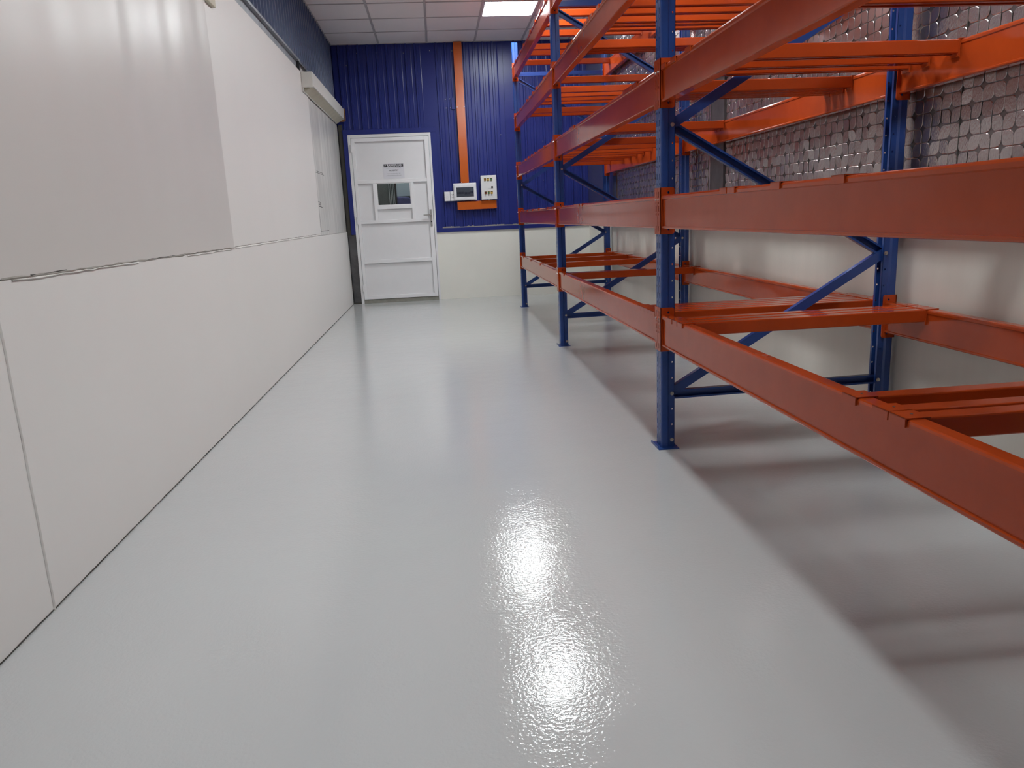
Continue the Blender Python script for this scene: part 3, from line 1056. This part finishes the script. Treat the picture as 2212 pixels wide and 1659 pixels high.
def make_beam():
    root = empty('rack_beam', (0, 0, 0))
    mb = MB()
    prof = beam_profile()
    n = 24
    mb.prism(prof, -BL / 2, BL / 2, lambda u_, v_, a: (u_, a, v_))
    mb.build('beam_body', 'orange', root)
    for s in (-1, 1):
        mb = connector_mesh(s)
        # weld seam along the beam end
        mb.box(-0.001, 0.005, min(s * (BL / 2 - 0.004), s * BL / 2), max(s * (BL / 2 - 0.004), s * BL / 2), 0.03, 0.155)
        c = mb.build('connector', 'orange', root)
        pin = MB()
        pin.cyl((-0.0042, s * (BL / 2 + 0.0235), 0.143), (-1, 0, 0), 0.0045, 0.004, 10)
        pin.build('locking_pin', 'zinc', c)
    return root


bp_ = make_beam()
LEV = ['lowest', 'second', 'third', 'fourth', 'top']
BAYN = ['nearest', 'middle', 'farthest']
first = True
for b in range(3):
    yc = FRAMES[b] + WU + (BAY - WU) / 2
    for l in range(5):
        for side in (0, 1):
            o = bp_ if first else copy_tree(bp_)
            first = False
            o.location = (XF if side == 0 else XR, yc, CONN[l])
            o.rotation_euler = (0, 0, 0 if side == 0 else math.pi)
            tag(o, 'orange %s beam of the %s shelf in the %s rack bay' % ('aisle-side' if side == 0 else 'wall-side', LEV[l], BAYN[b]), 'rack beam', 'orange rack beams')

# ---- crossbars hooked over the beams
ZT = 0.0235 + BH


def make_bar():
    """origin: beam top, middle of the rack depth"""
    root = empty('rack_crossbar', (0, 0, 0))
    hx = DEPTH / 2
    x1 = hx - BW - 0.004
    tube = MB()
    w2, h_ = 0.0245, 0.050
    prof = [(-w2 + 0.004, 0.0005), (w2 - 0.004, 0.0005), (w2 - 0.001, -0.001), (w2, -0.004), (w2, -h_ + 0.003), (w2 - 0.003, -h_), (0.010, -h_), (0.010, -h_ + 0.006), (-0.010, -h_ + 0.006), (-0.010, -h_), (-w2 + 0.003, -h_), (-w2, -h_ + 0.003), (-w2, -0.004), (-w2 + 0.001, -0.001)]
    tube.prism(prof, -x1, x1, lambda u_, v_, a: (a, u_, v_))
    tube.build('bar_tube', 'orange', root)
    for s in (-1, 1):
        hk = MB()
        hw = 0.0295
        xo = s * (hx + 0.0040)
        a, b = sorted((xo, s * (hx - BW - 0.006)))
        fs = grid_faces([a, b], [-hw, hw], [])
        hk.box(a, b, -hw, hw, 0.0006, 0.0032)
        a, b = sorted((xo, s * (hx - 0.0002)))
        hk.box(a, b, -hw + 0.001, hw, -0.017, 0.0032)
        a, b = sorted((s * (hx - BW - 0.0005), s * (hx - BW - 0.006)))
        hk.box(a, b, -hw + 0.002, hw - 0.002, -0.062, 0.0006)
        o = hk.build('hook', 'orange', root)
        sc_ = MB()
        sc_.cyl((s * (hx - 0.028), 0, 0.0033), (0, 0, 1), 0.0032, 0.0004, 8)
        sc_.build('rivet_hole', 'gap', o)
    return root


BARS = {
    (0, 0): [1.445, 1.508, 1.636, 2.903, 2.968, 3.037, 1.0],
    (0, 1): [1.735, 2.07, 2.392, 2.46],
    (0, 2): [2.826, 3.0, 3.125, 2.115, 1.5],
    (1, 0): [3.283, 3.343, 3.403, 3.463, 3.523, 5.755, 5.82],
    (1, 1): [5.93, 5.868, 5.806, 5.17, 5.108, 5.046, 4.95],
    (1, 2): [5.29, 5.228, 5.167, 3.765, 3.702, 3.64, 3.565],
    (1, 3): [5.30, 5.235, 5.172, 4.70, 4.60, 4.52, 4.345, 4.19, 3.42],
    (2, 0): [8.50, 7.83, 7.11],
    (2, 1): [8.6, 8.35, 7.97, 7.52, 7.07, 6.53, 6.22],
    (2, 2): [6.11, 6.55, 6.90, 7.18, 7.44, 7.68, 7.96, 8.56],
    (2, 3): [6.46, 6.94, 7.19, 7.44, 7.64, 8.24, 8.50],
    (2, 4): [6.28, 6.54, 6.86, 7.22, 7.76, 8.03, 8.52],
}
ORD = ['first', 'second', 'third', 'fourth', 'fifth', 'sixth', 'seventh', 'eighth', 'ninth', 'tenth']
bar0 = make_bar()
first = True
for (b, l), ys in BARS.items():
    for k, y in enumerate(sorted(ys)):
        o = bar0 if first else copy_tree(bar0)
        first = False
        o.location = (XF + DEPTH / 2, y, CONN[l] + ZT)
        tag(o, 'orange crossbar on the %s shelf of the %s bay, %s from its near end' % (LEV[l], BAYN[b], ORD[k]), 'crossbar', 'orange rack crossbars')
